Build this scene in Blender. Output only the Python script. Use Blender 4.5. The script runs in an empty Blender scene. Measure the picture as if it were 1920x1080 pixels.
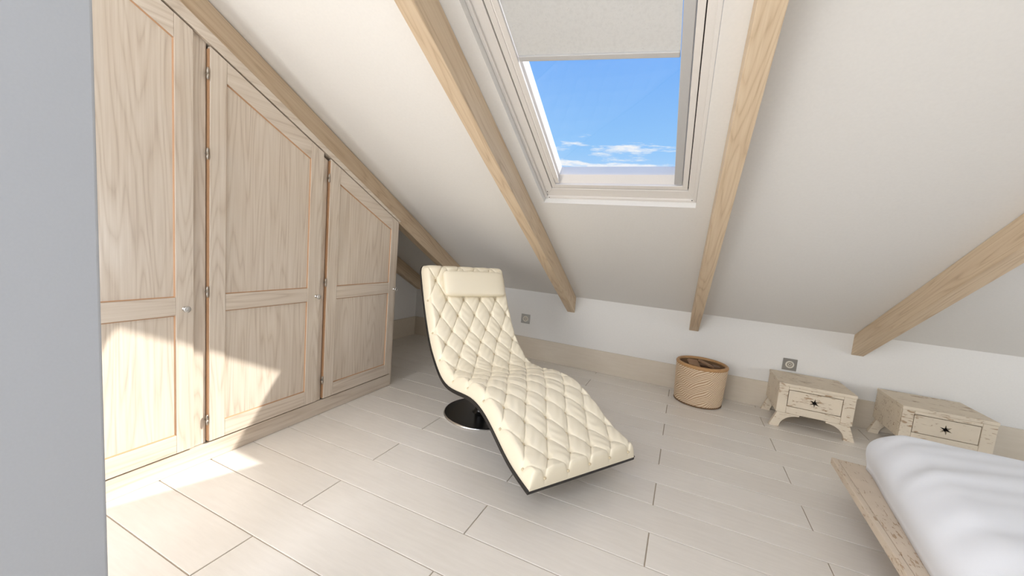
import bpy, bmesh, math, random
import numpy as np
from mathutils import Vector, Matrix

random.seed(4)
SC = bpy.context.scene
COL = SC.collection

# ------------------------------------------------------------------ camera
CAM_Z = 1.15
F_PX = 728.41
R_ = Vector((0.9075923, 0.4110189, 0.0856718))      # image right
D_ = Vector((0.1218146, -0.0625104, -0.9905825))    # image down
V_ = Vector((-0.4017928, 0.9094811, -0.1068020))    # view direction
cam = bpy.data.cameras.new('camera')
cam.sensor_width = 36.0
cam.lens = F_PX / 1920.0 * 36.0
cam.clip_start = 0.02
camo = bpy.data.objects.new('camera', cam)
COL.objects.link(camo)
camo.matrix_world = Matrix(((R_.x, -D_.x, -V_.x, 0), (R_.y, -D_.y, -V_.y, 0), (R_.z, -D_.z, -V_.z, CAM_Z), (0, 0, 0, 1)))
SC.camera = camo

# ------------------------------------------------------------------ world, sun, added fill light
SUN_DIR = Vector((-1.0, -0.692, -1.0))
SUN_STRENGTH = 5.8
SKY_STRENGTH = 1.0
REAR_FILL = (43.0, 38.0)
DOOR_FILL = 59.0
GABLE_FILL = 9.5
FILL_COL = (0.90, 0.98, 1.08)
FILL_COL_LEFT = (0.99, 0.98, 0.97)
SC.view_settings.view_transform = 'Standard'
SC.view_settings.look = 'None'
SC.view_settings.exposure = 0.0
SC.view_settings.gamma = 1.0
SC.view_settings.use_curve_mapping = False


def lin(r, g, b):
    f = lambda c: (c / 255.0 / 12.92) if c / 255.0 <= 0.04045 else ((c / 255.0 + 0.055) / 1.055) ** 2.4
    return (f(r), f(g), f(b), 1.0)


world = bpy.data.worlds.new('sky')
SC.world = world
world.use_nodes = True
wt = world.node_tree
wt.nodes.clear()


class NT:
    """tiny node-graph helper"""
    def __init__(self, tree):
        self.t = tree

    def n(self, typ, **kw):
        nd = self.t.nodes.new(typ)
        for k, v in kw.items():
            if k.startswith('i_'):
                key = k[2:]
                key = int(key) if key.isdigit() else key.replace('_', ' ')
                nd.inputs[key].default_value = v
            else:
                setattr(nd, k, v)
        return nd

    def l(self, a, b):
        self.t.links.new(a, b)

    def math(self, op, a, b=None, c=None, clamp=False):
        nd = self.t.nodes.new('ShaderNodeMath')
        nd.operation = op
        nd.use_clamp = clamp
        for i, x in enumerate((a, b, c)):
            if x is None:
                continue
            if isinstance(x, (int, float)):
                nd.inputs[i].default_value = x
            else:
                self.l(x, nd.inputs[i])
        return nd.outputs[0]

    def ramp(self, fac, stops):
        nd = self.t.nodes.new('ShaderNodeValToRGB')
        e = nd.color_ramp.elements
        while len(e) > 1:
            e.remove(e[-1])
        e[0].position = stops[0][0]
        e[0].color = stops[0][1]
        for p, c in stops[1:]:
            x = e.new(p)
            x.color = c
        self.l(fac, nd.inputs[0])
        return nd.outputs[0]

    def mix(self, fac, a, b, blend='MIX'):
        nd = self.t.nodes.new('ShaderNodeMix')
        nd.data_type = 'RGBA'
        nd.blend_type = blend
        for sock, x in ((nd.inputs[0], fac), (nd.inputs[6], a), (nd.inputs[7], b)):
            if isinstance(x, (int, float)):
                sock.default_value = x
            elif isinstance(x, tuple):
                sock.default_value = x
            else:
                self.l(x, sock)
        return nd.outputs[2]


W = NT(wt)
tc = W.n('ShaderNodeTexCoord')
sep = W.n('ShaderNodeSeparateXYZ')
W.l(tc.outputs['Generated'], sep.inputs[0])
elev = sep.outputs[2]
sky = W.ramp(elev, [(0.0, lin(216, 236, 255)), (0.17, lin(186, 222, 255)), (0.25, lin(152, 205, 255)), (0.42, lin(126, 183, 253)), (1.0, lin(88, 148, 240))])
mp = W.n('ShaderNodeMapping')
mp.inputs['Scale'].default_value = (7.0, 7.0, 42.0)
mp.inputs['Location'].default_value = (2.3, 0.7, 0.2)
W.l(tc.outputs['Generated'], mp.inputs[0])
cn = W.n('ShaderNodeTexNoise', i_Scale=1.0, i_Detail=6.0, i_Roughness=0.62)
W.l(mp.outputs[0], cn.inputs['Vector'])
# more cloud towards the horizon, none higher up
low = W.math('MULTIPLY', W.math('SUBTRACT', 0.285, elev), 2.2)
cl = W.math('ADD', cn.outputs[0], low)
cl = W.math('MULTIPLY', W.math('SUBTRACT', cl, 0.66), 9.0, clamp=True)
skyc = W.mix(cl, sky, lin(250, 252, 255))
bg = W.n('ShaderNodeBackground', i_Strength=SKY_STRENGTH)
W.l(skyc, bg.inputs[0])
wo = W.n('ShaderNodeOutputWorld')
W.l(bg.outputs[0], wo.inputs[0])

sun = bpy.data.lights.new('sun', 'SUN')
sun.energy = SUN_STRENGTH
sun.color = (1.0, 0.955, 0.88)
sun.angle = 0.014
suno = bpy.data.objects.new('sun', sun)
COL.objects.link(suno)
suno.rotation_euler = SUN_DIR.to_track_quat('-Z', 'Y').to_euler()
suno.location = (6, 5, 7)

# roof geometry shared by several builders
YW, ZC, TH = 3.754, 0.705, math.radians(28.104)
CT, ST, TT = math.cos(TH), math.sin(TH), math.tan(TH)
RIDGE_Y = -0.3
SP_RIDGE = (YW - RIDGE_Y) / CT
X_LEFT, X_RIGHT = -2.895, 3.4
Y_REAR = -2.4
Z_REAR = ZC + (YW - RIDGE_Y) * TT - (RIDGE_Y - Y_REAR) * TT


def P(x, sp, h):
    """front roof slope: x across, sp up along the slope from the wall, h outward from the ceiling plane"""
    return Vector((x, YW - sp * CT + h * ST, ZC + sp * ST + h * CT))


def Q(x, sp, h):
    """rear roof slope, mirrored about the ridge"""
    p = P(x, sp, h)
    return Vector((p.x, 2 * RIDGE_Y - p.y, p.z))


REAR_WIN = [(-2.75, -1.35), (-0.9, 0.3)]  # unseen roof windows; the lamps in them are added fill
for (x0, x1), watts in zip(REAR_WIN, REAR_FILL):
    al = bpy.data.lights.new('fill_light', 'AREA')
    al.shape = 'RECTANGLE'
    al.size = x1 - x0
    al.size_y = 1.5
    al.energy = watts
    al.color = FILL_COL_LEFT if x0 < -1 else FILL_COL
    ao = bpy.data.objects.new('fill_light', al)
    COL.objects.link(ao)
    c = Q((x0 + x1) / 2, 3.25, 0.02)
    z = Q(0, 0, 1) - Q(0, 0, 0)
    y = Q(0, 1, 0) - Q(0, 0, 0)
    x = y.cross(z)
    ao.matrix_world = Matrix(((x.x, y.x, z.x, c.x), (x.y, y.y, z.y, c.y), (x.z, y.z, z.z, c.z), (0, 0, 0, 1)))

# fill lamp in an added terrace door, in the wall behind the viewpoint
DX0, DX1, DZ0, DZ1 = -2.6, -1.2, 0.06, 1.62
al = bpy.data.lights.new('fill_light', 'AREA')
al.shape = 'RECTANGLE'
al.size, al.size_y = DX1 - DX0, DZ1 - DZ0
al.energy = DOOR_FILL
al.color = FILL_COL_LEFT
ao = bpy.data.objects.new('fill_light', al)
COL.objects.link(ao)
ao.location = ((DX0 + DX1) / 2, Y_REAR - 0.03, (DZ0 + DZ1) / 2)
ao.rotation_euler = (math.radians(90), 0, 0)

# fill lamp in an added window, in the gable wall beyond the bed
GY0, GY1, GZ0, GZ1 = 1.7, 2.8, 0.3, 1.1
al = bpy.data.lights.new('fill_light', 'AREA')
al.shape = 'RECTANGLE'
al.size, al.size_y = GZ1 - GZ0, GY1 - GY0
al.energy = GABLE_FILL
al.color = FILL_COL
ao = bpy.data.objects.new('fill_light', al)
COL.objects.link(ao)
ao.location = (X_RIGHT + 0.03, (GY0 + GY1) / 2, (GZ0 + GZ1) / 2)
ao.rotation_euler = (0, math.radians(90), 0)


# ------------------------------------------------------------------ materials
def newmat(name):
    m = bpy.data.materials.new(name)
    m.use_nodes = True
    t = NT(m.node_tree)
    b = m.node_tree.nodes['Principled BSDF']
    return m, t, b


def plain(name, col, rough=0.5, metal=0.0, bump=0.0, bscale=200.0, spec=0.5, coat=0.0):
    m, t, b = newmat(name)
    b.inputs['Roughness'].default_value = rough
    b.inputs['Metallic'].default_value = metal
    b.inputs['Specular IOR Level'].default_value = spec
    b.inputs['Coat Weight'].default_value = coat
    tc = t.n('ShaderNodeTexCoord')
    nz = t.n('ShaderNodeTexNoise', i_Scale=bscale, i_Detail=3.0)
    t.l(tc.outputs['Object'], nz.inputs['Vector'])
    c2 = tuple(x * 0.94 for x in col[:3]) + (1.0,)
    t.l(t.mix(nz.outputs[0], c2, col), b.inputs['Base Color'])
    if bump > 0:
        bp = t.n('ShaderNodeBump', i_Strength=bump, i_Distance=0.002)
        t.l(nz.outputs[0], bp.inputs['Height'])
        t.l(bp.outputs[0], b.inputs['Normal'])
    return m


def wood(name, axis, light, mid, dark, rough=0.45, grain=1.0, coat=0.0, contour=7.0, strength=0.5):
    """grain runs along axis (0,1,2) of the object coordinates"""
    m, t, b = newmat(name)
    tc = t.n('ShaderNodeTexCoord')
    oi = t.n('ShaderNodeObjectInfo')
    off = t.n('ShaderNodeVectorMath', operation='SCALE')
    off.inputs[0].default_value = (7.3, 5.1, 3.7)
    t.l(oi.outputs['Random'], off.inputs['Scale'])
    ad = t.n('ShaderNodeVectorMath', operation='ADD')
    t.l(tc.outputs['Object'], ad.inputs[0])
    t.l(off.outputs[0], ad.inputs[1])

    def mapped(across, along):
        s = [across] * 3
        s[axis] = along
        mpn = t.n('ShaderNodeMapping')
        mpn.inputs['Scale'].default_value = s
        t.l(ad.outputs[0], mpn.inputs[0])
        return mpn.outputs[0]
    # contour lines of a stretched noise: flame-like growth rings
    n1 = t.n('ShaderNodeTexNoise', i_Scale=1.0, i_Detail=2.0, i_Roughness=0.45)
    t.l(mapped(7.0 * grain, 0.5 * grain), n1.inputs['Vector'])
    ring = t.math('FRACT', t.math('MULTIPLY', n1.outputs[0], contour * 3.0))
    ring = t.math('POWER', t.math('ABSOLUTE', t.math('SUBTRACT', t.math('MULTIPLY', ring, 2.0), 1.0)), 2.2)
    # fine fibre streaks
    n2 = t.n('ShaderNodeTexNoise', i_Scale=1.0, i_Detail=4.0, i_Roughness=0.6)
    t.l(mapped(120.0 * grain, 3.0 * grain), n2.inputs['Vector'])
    # broad tone
    n3 = t.n('ShaderNodeTexNoise', i_Scale=1.0, i_Detail=2.0)
    t.l(mapped(9.0 * grain, 0.8 * grain), n3.inputs['Vector'])
    f = t.math('ADD', t.math('MULTIPLY', ring, 0.30), t.math('MULTIPLY', n2.outputs[0], 0.85))
    f = t.math('ADD', f, t.math('MULTIPLY', n3.outputs[0], 0.35))
    f = t.math('SUBTRACT', f, 0.33)
    f = t.math('ADD', t.math('MULTIPLY', t.math('SUBTRACT', f, 0.4), strength * 2.0), 0.4, clamp=True)
    t.l(t.ramp(f, [(0.0, light), (0.45, mid), (1.0, dark)]), b.inputs['Base Color'])
    b.inputs['Roughness'].default_value = rough
    b.inputs['Coat Weight'].default_value = coat
    b.inputs['Coat Roughness'].default_value = 0.16
    bp = t.n('ShaderNodeBump', i_Strength=0.25, i_Distance=0.001)
    t.l(n2.outputs[0], bp.inputs['Height'])
    t.l(bp.outputs[0], b.inputs['Normal'])
    return m


def distressed(name, axis, base, scar, amount=0.5, fine=1.25):
    """chipped cream paint over brown timber"""
    m, t, b = newmat(name)
    tc = t.n('ShaderNodeTexCoord')
    oi = t.n('ShaderNodeObjectInfo')
    off = t.n('ShaderNodeVectorMath', operation='SCALE')
    off.inputs[0].default_value = (3.3, 5.1, 2.7)
    t.l(oi.outputs['Random'], off.inputs['Scale'])
    ad = t.n('ShaderNodeVectorMath', operation='ADD')
    t.l(tc.outputs['Object'], ad.inputs[0])
    t.l(off.outputs[0], ad.inputs[1])
    s = [70.0 * fine] * 3
    s[axis] = 16.0 * fine
    mp1 = t.n('ShaderNodeMapping')
    mp1.inputs['Scale'].default_value = s
    t.l(ad.outputs[0], mp1.inputs[0])
    n1 = t.n('ShaderNodeTexNoise', i_Scale=1.0, i_Detail=4.0, i_Roughness=0.55, i_Distortion=0.7)
    t.l(mp1.outputs[0], n1.inputs['Vector'])
    n2 = t.n('ShaderNodeTexNoise', i_Scale=9.0, i_Detail=3.0)
    t.l(ad.outputs[0], n2.inputs['Vector'])
    f = t.math('ADD', n1.outputs[0], t.math('MULTIPLY', n2.outputs[0], 0.55))
    chips = t.ramp(f, [(0.0, (0, 0, 0, 1)), (0.92 - amount * 0.1, (0, 0, 0, 1)), (0.985 - amount * 0.1, (1, 1, 1, 1))])
    base2 = tuple(x * 0.82 for x in base[:3]) + (1.0,)
    c0 = t.mix(n2.outputs[0], base, base2)
    t.l(t.mix(chips, c0, scar), b.inputs['Base Color'])
    b.inputs['Roughness'].default_value = 0.6
    bp = t.n('ShaderNodeBump', i_Strength=0.5, i_Distance=0.0015)
    bp.invert = True
    t.l(f, bp.inputs['Height'])
    t.l(bp.outputs[0], b.inputs['Normal'])
    return m


def tile_mat(name, c1, c2, rough=0.32):
    m, t, b = newmat(name)
    tc = t.n('ShaderNodeTexCoord')
    oi = t.n('ShaderNodeObjectInfo')
    off = t.n('ShaderNodeVectorMath', operation='SCALE')
    off.inputs[0].default_value = (13.3, 9.1, 0.0)
    t.l(oi.outputs['Random'], off.inputs['Scale'])
    ad = t.n('ShaderNodeVectorMath', operation='ADD')
    t.l(tc.outputs['Object'], ad.inputs[0])
    t.l(off.outputs[0], ad.inputs[1])
    mp1 = t.n('ShaderNodeMapping')
    mp1.inputs['Scale'].default_value = (7.0, 60.0, 60.0)
    t.l(ad.outputs[0], mp1.inputs[0])
    n1 = t.n('ShaderNodeTexNoise', i_Scale=1.0, i_Detail=5.0, i_Roughness=0.6)
    t.l(mp1.outputs[0], n1.inputs['Vector'])
    n2 = t.n('ShaderNodeTexNoise', i_Scale=4.0, i_Detail=2.0)
    t.l(ad.outputs[0], n2.inputs['Vector'])
    f = t.math('ADD', t.math('MULTIPLY', n1.outputs[0], 0.6), t.math('MULTIPLY', n2.outputs[0], 0.4))
    f = t.math('ADD', f, t.math('MULTIPLY', t.math('SUBTRACT', oi.outputs['Random'], 0.5), 0.16))
    t.l(t.ramp(f, [(0.25, c1), (0.75, c2)]), b.inputs['Base Color'])
    b.inputs['Roughness'].default_value = rough
    bp = t.n('ShaderNodeBump', i_Strength=0.12, i_Distance=0.001)
    t.l(n1.outputs[0], bp.inputs['Height'])
    t.l(bp.outputs[0], b.inputs['Normal'])
    return m


M = {}
M['paint'] = plain('white_plaster', lin(236, 233, 228), 0.75, bump=0.04, bscale=90)
M['lining'] = plain('white_lining', lin(240, 240, 240), 0.5)
M['tile'] = tile_mat('floor_tile', lin(226, 218, 207), lin(239, 232, 222))
M['skirt'] = tile_mat('skirting_tile', lin(210, 197, 178), lin(221, 210, 193), 0.4)
M['grout'] = plain('grout', lin(184, 169, 150), 0.9)
WL, WM, WD = lin(230, 218, 203), lin(214, 199, 181), lin(172, 150, 128)
M['wood_v'] = wood('whitewashed_wood_vertical', 2, WL, WM, WD, coat=0.7)
M['wood_h'] = wood('whitewashed_wood_horizontal', 1, WL, WM, WD, coat=0.7, contour=4)
M['wood_s'] = wood('whitewashed_wood_sloping', 1, WL, WM, WD, coat=0.7, contour=4)
BL, BM, BD = lin(226, 206, 178), lin(212, 188, 157), lin(168, 138, 108)
M['beam'] = wood('limed_beam', 1, BL, BM, BD, rough=0.6, contour=6)
M['raw'] = plain('raw_wood_edge', lin(190, 148, 112), 0.6)
M['leather'] = plain('cream_leather', lin(249, 238, 213), 0.33, bump=0.06, bscale=420)
M['buttonleather'] = plain('tan_cream_leather', lin(222, 204, 170), 0.33)
M['blackleather'] = plain('black_leather', lin(26, 22, 20), 0.42, bump=0.1, bscale=300)
M['black'] = plain('black_gloss', lin(20, 19, 18), 0.25)
M['chrome'] = plain('chrome', (0.78, 0.77, 0.76, 1), 0.18, 1.0)
M['plate'] = plain('socket_steel', (0.36, 0.35, 0.33, 1), 0.4, 0.85)
M['brushed'] = plain('brushed_steel', (0.62, 0.61, 0.59, 1), 0.35, 1.0)
M['antique'] = plain('antique_steel', (0.42, 0.38, 0.33, 1), 0.35, 1.0)
M['stand'] = distressed('chipped_cream_paint', 0, lin(236, 221, 198), lin(176, 148, 118), 0.35)
M['bedwood'] = distressed('worn_bed_wood', 1, lin(226, 208, 186), lin(180, 152, 122), 0.4, 1.7)
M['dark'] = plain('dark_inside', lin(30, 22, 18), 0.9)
M['duvet'] = plain('white_cotton', lin(247, 249, 254), 0.85, bump=0.05, bscale=600)
M['winwhite'] = plain('white_window_paint', lin(232, 226, 219), 0.4)
M['rail'] = plain('pale_aluminium', lin(205, 204, 203), 0.35, 0.3)
M['gap'] = plain('black_gap', lin(28, 25, 22), 0.8)
M['rim'] = wood('basket_rim', 0, lin(200, 158, 108), lin(184, 140, 92), lin(150, 108, 66), rough=0.5)
m, t, b = newmat('groove_shade_wicker')
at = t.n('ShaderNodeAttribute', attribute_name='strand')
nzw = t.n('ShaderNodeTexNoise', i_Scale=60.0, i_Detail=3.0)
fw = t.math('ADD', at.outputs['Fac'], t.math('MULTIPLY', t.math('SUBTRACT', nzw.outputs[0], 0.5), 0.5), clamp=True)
t.l(t.ramp(fw, [(0.05, lin(158, 120, 84)), (0.45, lin(202, 172, 138)), (1.0, lin(230, 208, 180))]), b.inputs['Base Color'])  # browner in the grooves: their shade put into the colour
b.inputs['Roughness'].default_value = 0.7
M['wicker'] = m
M['wickerdark'] = plain('basket_inside', lin(120, 92, 64), 0.8)
M['chip'] = plain('brown_wood_piece', lin(158, 124, 94), 0.7, bump=0.4, bscale=60)
M['chipd'] = plain('dark_wood_piece', lin(118, 90, 66), 0.7, bump=0.4, bscale=60)
M['socketw'] = plain('socket_insert', lin(222, 216, 202), 0.4)

# blind: cloth with flecks
m, t, b = newmat('blind_cloth')
tcn = t.n('ShaderNodeTexCoord')
nz = t.n('ShaderNodeTexNoise', i_Scale=70.0, i_Detail=4.0, i_Roughness=0.65)
t.l(tcn.outputs['Object'], nz.inputs['Vector'])
t.l(t.ramp(nz.outputs[0], [(0.3, lin(206, 205, 202)), (0.6, lin(214, 213, 210)), (0.75, lin(200, 198, 194))]), b.inputs['Base Color'])
b.inputs['Roughness'].default_value = 0.8
M['cloth'] = m

# thin window pane: mostly see-through with a weak mirror
m = bpy.data.materials.new('window_pane')
m.use_nodes = True
t = NT(m.node_tree)
m.node_tree.nodes.clear()
tr = t.n('ShaderNodeBsdfTransparent')
tr.inputs[0].default_value = (0.98, 0.99, 1.0, 1)
gl = t.n('ShaderNodeBsdfGlossy', i_Roughness=0.02)
mx = t.n('ShaderNodeMixShader', i_0=0.03)
t.l(tr.outputs[0], mx.inputs[1])
t.l(gl.outputs[0], mx.inputs[2])
ou = t.n('ShaderNodeOutputMaterial')
t.l(mx.outputs[0], ou.inputs[0])
M['glass'] = m


# ------------------------------------------------------------------ mesh helpers
class MB:
    def __init__(self):
        self.v = []
        self.f = []

    def quadgrid(self, pts, rows, cols, flip=False):
        o = len(self.v)
        self.v += [tuple(p) for p in pts]
        for i in range(rows - 1):
            for j in range(cols - 1):
                q = (o + i * cols + j, o + i * cols + j + 1, o + (i + 1) * cols + j + 1, o + (i + 1) * cols + j)
                self.f.append(q[::-1] if flip else q)
        return self

    def hexa(self, c):
        """8 corners: bottom loop 0-3, top loop 4-7"""
        o = len(self.v)
        self.v += [tuple(p) for p in c]
        for q in ((3, 2, 1, 0), (4, 5, 6, 7), (0, 1, 5, 4), (1, 2, 6, 5), (2, 3, 7, 6), (3, 0, 4, 7)):
            self.f.append(tuple(o + i for i in q))
        return self

    def box(self, x0, x1, y0, y1, z0, z1, fn=None):
        c = [(x0, y0, z0), (x1, y0, z0), (x1, y1, z0), (x0, y1, z0), (x0, y0, z1), (x1, y0, z1), (x1, y1, z1), (x0, y1, z1)]
        if fn:
            c = [fn(*p) for p in c]
        return self.hexa(c)

    def prism(self, poly, fn, d0, d1):
        """poly: list of (a,b); fn(a,b,d) -> xyz"""
        o = len(self.v)
        n = len(poly)
        self.v += [tuple(fn(a, b, d0)) for a, b in poly] + [tuple(fn(a, b, d1)) for a, b in poly]
        self.f.append(tuple(o + i for i in reversed(range(n))))
        self.f.append(tuple(o + n + i for i in range(n)))
        for i in range(n):
            j = (i + 1) % n
            self.f.append((o + i, o + j, o + n + j, o + n + i))
        return self

    def lathe(self, prof, origin=(0, 0, 0), axis=(0, 0, 1), seg=32):
        """prof: list of (r, h); closed with caps when r ends at 0"""
        ax = Vector(axis).normalized()
        a = ax.orthogonal().normalized()
        bb = ax.cross(a)
        o = len(self.v)
        for r, h in prof:
            for k in range(seg):
                th = 2 * math.pi * k / seg
                self.v.append(tuple(Vector(origin) + ax * h + a * (r * math.cos(th)) + bb * (r * math.sin(th))))
        for i in range(len(prof) - 1):
            for k in range(seg):
                k2 = (k + 1) % seg
                self.f.append((o + i * seg + k, o + i * seg + k2, o + (i + 1) * seg + k2, o + (i + 1) * seg + k))
        return self


def build(name, mb, mat, parent=None, bevel=0.0, smooth=False, segs=2, recalc=True):
    me = bpy.data.meshes.new(name)
    me.from_pydata(mb.v, [], mb.f)
    me.validate()
    if recalc:
        bm = bmesh.new()
        bm.from_mesh(me)
        bmesh.ops.remove_doubles(bm, verts=bm.verts, dist=1e-6)
        bmesh.ops.recalc_face_normals(bm, faces=bm.faces)
        bm.to_mesh(me)
        bm.free()
    me.materials.append(mat)
    if smooth:
        me.polygons.foreach_set('use_smooth', [True] * len(me.polygons))
    o = bpy.data.objects.new(name, me)
    COL.objects.link(o)
    if parent:
        o.parent = parent
    if bevel > 0:
        bv = o.modifiers.new('bevel', 'BEVEL')
        bv.width = bevel
        bv.segments = segs
        bv.limit_method = 'ANGLE'
        bv.angle_limit = math.radians(40)
    return o


def recenter(o, c):
    """move the mesh origin to c (o at identity, unparented or parent at identity)"""
    o.data.transform(Matrix.Translation(-Vector(c)))
    o.location = c
    return o


def empty(name, loc=(0, 0, 0), rz=0.0):
    o = bpy.data.objects.new(name, None)
    o.empty_display_size = 0.1
    COL.objects.link(o)
    o.location = loc
    o.rotation_euler = (0, 0, rz)
    return o


def tag(o, label, cat, group=None):
    o['label'] = label
    o['category'] = cat
    if group:
        o['group'] = group
    return o


def struct(o, label=None):
    o['kind'] = 'structure'
    if label:
        o['label'] = label
    return o


def copy_tree(o, parent=None):
    c = o.copy()
    COL.objects.link(c)
    if parent:
        c.parent = parent
    for ch in list(o.children):
        copy_tree(ch, c)
    return c


YZ = lambda a, b, d: (d, a, b)      # prism in the y-z plane, extruded along x
XZ = lambda a, b, d: (a, d, b)      # prism in the x-z plane, extruded along y

# ------------------------------------------------------------------ floor of long tiles
K = 1.15 / 1.55
ROW0, ROWP, TLEN, JT = 0.888 * K, 0.2725 * K, 1.335, 0.0023
TILE_Y0 = ROW0 - 6 * ROWP
mb = MB().box(X_LEFT - 0.15, X_RIGHT + 0.15, TILE_Y0, YW + 0.15, -0.06, -0.004)
floor = struct(build('floor', mb, M['grout']), 'pale beige floor of long narrow tiles')
mb = MB().box(X_LEFT - 0.15, X_RIGHT + 0.15, Y_REAR, TILE_Y0 - JT, -0.06, 0.0)
build('floor_field', mb, M['tile'], floor)
full = None
k = -6
while ROW0 + k * ROWP < YW:
    y0, y1 = ROW0 + k * ROWP, min(ROW0 + (k + 1) * ROWP, YW)
    x = -0.008 + (0 if k % 2 == 0 else TLEN / 2) - 3 * TLEN
    while x < X_RIGHT:
        a, bnd = max(x, X_LEFT), min(x + TLEN, X_RIGHT)
        if bnd - a > 0.02 and y1 - y0 > 0.01:
            whole = abs(bnd - a - TLEN) < 1e-6 and abs(y1 - y0 - ROWP) < 1e-6
            cx, cy = (a + bnd) / 2, (y0 + y1) / 2
            if whole and full is not None:
                o = full.copy()
                COL.objects.link(o)
                o.location = (cx, cy, 0)
            else:
                hx, hy = (bnd - a) / 2 - JT, (y1 - y0) / 2 - JT
                e = 0.0012
                mb = MB().box(-hx, hx, -hy, hy, -0.01, -e)
                mb.v[4:8] = [(-hx, -hy, -e), (hx, -hy, -e), (hx, hy, -e), (-hx, hy, -e)]
                mb.v += [(-hx + e, -hy + e, 0), (hx - e, -hy + e, 0), (hx - e, hy - e, 0), (-hx + e, hy - e, 0)]
                mb.f.remove((4, 5, 6, 7))
                mb.f += [(8, 9, 10, 11), (4, 5, 9, 8), (5, 6, 10, 9), (6, 7, 11, 10), (7, 4, 8, 11)]
                o = build('floor_tile', mb, M['tile'], floor)
                o.location = (cx, cy, 0)
                if whole:
                    full = o
        x += TLEN
    k += 1

# ------------------------------------------------------------------ walls
WT = 0.14
struct(build('wall_back', MB().box(X_LEFT - WT, X_RIGHT + WT, YW, YW + WT, -0.06, ZC - WT * TT - 0.002), M['paint']), 'low white knee wall under the sloping ceiling')
# the knee wall's top edge meets the ceiling plane
o = bpy.data.objects['wall_back']
for v in o.data.vertices:
    if v.co.z > 0 and v.co.y < YW + 0.01:
        v.co.z = ZC


def gable(name, x0, x1, label):
    rz = ZC + (YW - RIDGE_Y) * TT
    poly = [(Y_REAR, -0.06), (YW, -0.06), (YW, ZC), (RIDGE_Y, rz), (Y_REAR, Z_REAR)]
    return struct(build(name, MB().prism(poly, YZ, x0, x1), M['paint']), label)


gable('wall_left', X_LEFT - WT, X_LEFT, 'white gable wall behind the wardrobe')
mbr = MB()
rzz = ZC + (YW - RIDGE_Y) * TT
zy = lambda y: ZC + (YW - y) * TT if y > RIDGE_Y else rzz - (RIDGE_Y - y) * TT
for poly in ([(Y_REAR, -0.06), (GY0, -0.06), (GY0, zy(GY0)), (RIDGE_Y, rzz), (Y_REAR, Z_REAR)], [(GY1, -0.06), (YW, -0.06), (YW, ZC), (GY1, zy(GY1))], [(GY0, -0.06), (GY1, -0.06), (GY1, GZ0), (GY0, GZ0)], [(GY0, GZ1), (GY1, GZ1), (GY1, zy(GY1)), (GY0, zy(GY0))]):
    mbr.prism(poly, YZ, X_RIGHT, X_RIGHT + WT)
struct(build('wall_right', mbr, M['paint'], recalc=False), 'white gable wall beside the bed')
mbr = MB()
for (x0, x1, z0, z1) in ((X_LEFT - WT, DX0, -0.06, Z_REAR), (DX1, X_RIGHT + WT, -0.06, Z_REAR), (DX0, DX1, DZ1, Z_REAR), (DX0, DX1, -0.06, DZ0)):
    mbr.box(x0, x1, Y_REAR - WT, Y_REAR, z0, z1)
struct(build('wall_rear', mbr, M['paint']), 'white wall with an added terrace door opening for fill light behind the viewpoint')
NXW = -1.09
NYW = 0.3803
M['grey'] = plain('shade_grey', lin(192, 195, 200), 0.7)  # greyer than the other walls: the partition's shade put into its colour
mb = MB().prism([(-0.12, 0.0), (NYW, 0.0), (NYW, ZC + (YW - NYW) * TT), (-0.12, ZC + (YW + 0.12) * TT)], YZ, NXW - 0.12, NXW)
struct(build('wall_partition', mb, M['grey'], bevel=0.006, segs=3), 'end of a partition wall beside the wardrobe, its shade put into a grey colour')

BBH, BBT = 0.217, 0.014
struct(build('baseboard_back', MB().box(X_LEFT + BBT, X_RIGHT, YW - BBT, YW, 0, BBH), M['skirt'], bevel=0.0015), 'tall beige tile skirting along the knee wall')
struct(build('baseboard_left', MB().box(X_LEFT, X_LEFT + BBT, 2.33, YW, 0, BBH), M['skirt'], bevel=0.0015), 'tall beige tile skirting on the gable wall')

# ------------------------------------------------------------------ sloping ceilings with openings
WX0, WX1, WS0, WS1 = -0.876, 0.004, 1.566, 3.02
CTH = 0.13


def slope(name, fn, holes, label):
    xs = sorted(set([X_LEFT - WT, X_RIGHT + WT] + [h[0] for h in holes] + [h[1] for h in holes]))
    ss = sorted(set([0.0, SP_RIDGE] + [h[2] for h in holes] + [h[3] for h in holes]))
    mb = MB()
    for i in range(len(xs) - 1):
        for j in range(len(ss) - 1):
            cx, cs = (xs[i] + xs[i + 1]) / 2, (ss[j] + ss[j + 1]) / 2
            if any(h[0] < cx < h[1] and h[2] < cs < h[3] for h in holes):
                continue
            for hh in (0.0, CTH):
                o = len(mb.v)
                mb.v += [tuple(fn(xs[i], ss[j], hh)), tuple(fn(xs[i + 1], ss[j], hh)), tuple(fn(xs[i + 1], ss[j + 1], hh)), tuple(fn(xs[i], ss[j + 1], hh))]
                mb.f.append((o, o + 1, o + 2, o + 3) if hh else (o + 3, o + 2, o + 1, o))
    rects = list(holes) + [(xs[0], xs[-1], ss[0], ss[-1])]
    for (a, b2, c, d) in rects:
        loop = [(a, c), (b2, c), (b2, d), (a, d)]
        for q in range(4):
            (xa, sa), (xb, sb) = loop[q], loop[(q + 1) % 4]
            o = len(mb.v)
            mb.v += [tuple(fn(xa, sa, 0)), tuple(fn(xb, sb, 0)), tuple(fn(xb, sb, CTH)), tuple(fn(xa, sa, CTH))]
            mb.f.append((o, o + 1, o + 2, o + 3))
    return struct(build(name, mb, M['paint']), label)


slope('ceiling', P, [(WX0, WX1, WS0, WS1)], 'white sloping attic ceiling with a skylight')
slope('ceiling_rear', Q, [(a, b2, 2.5, 4.0) for a, b2 in REAR_WIN], 'white sloping ceiling behind the viewpoint')

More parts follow.
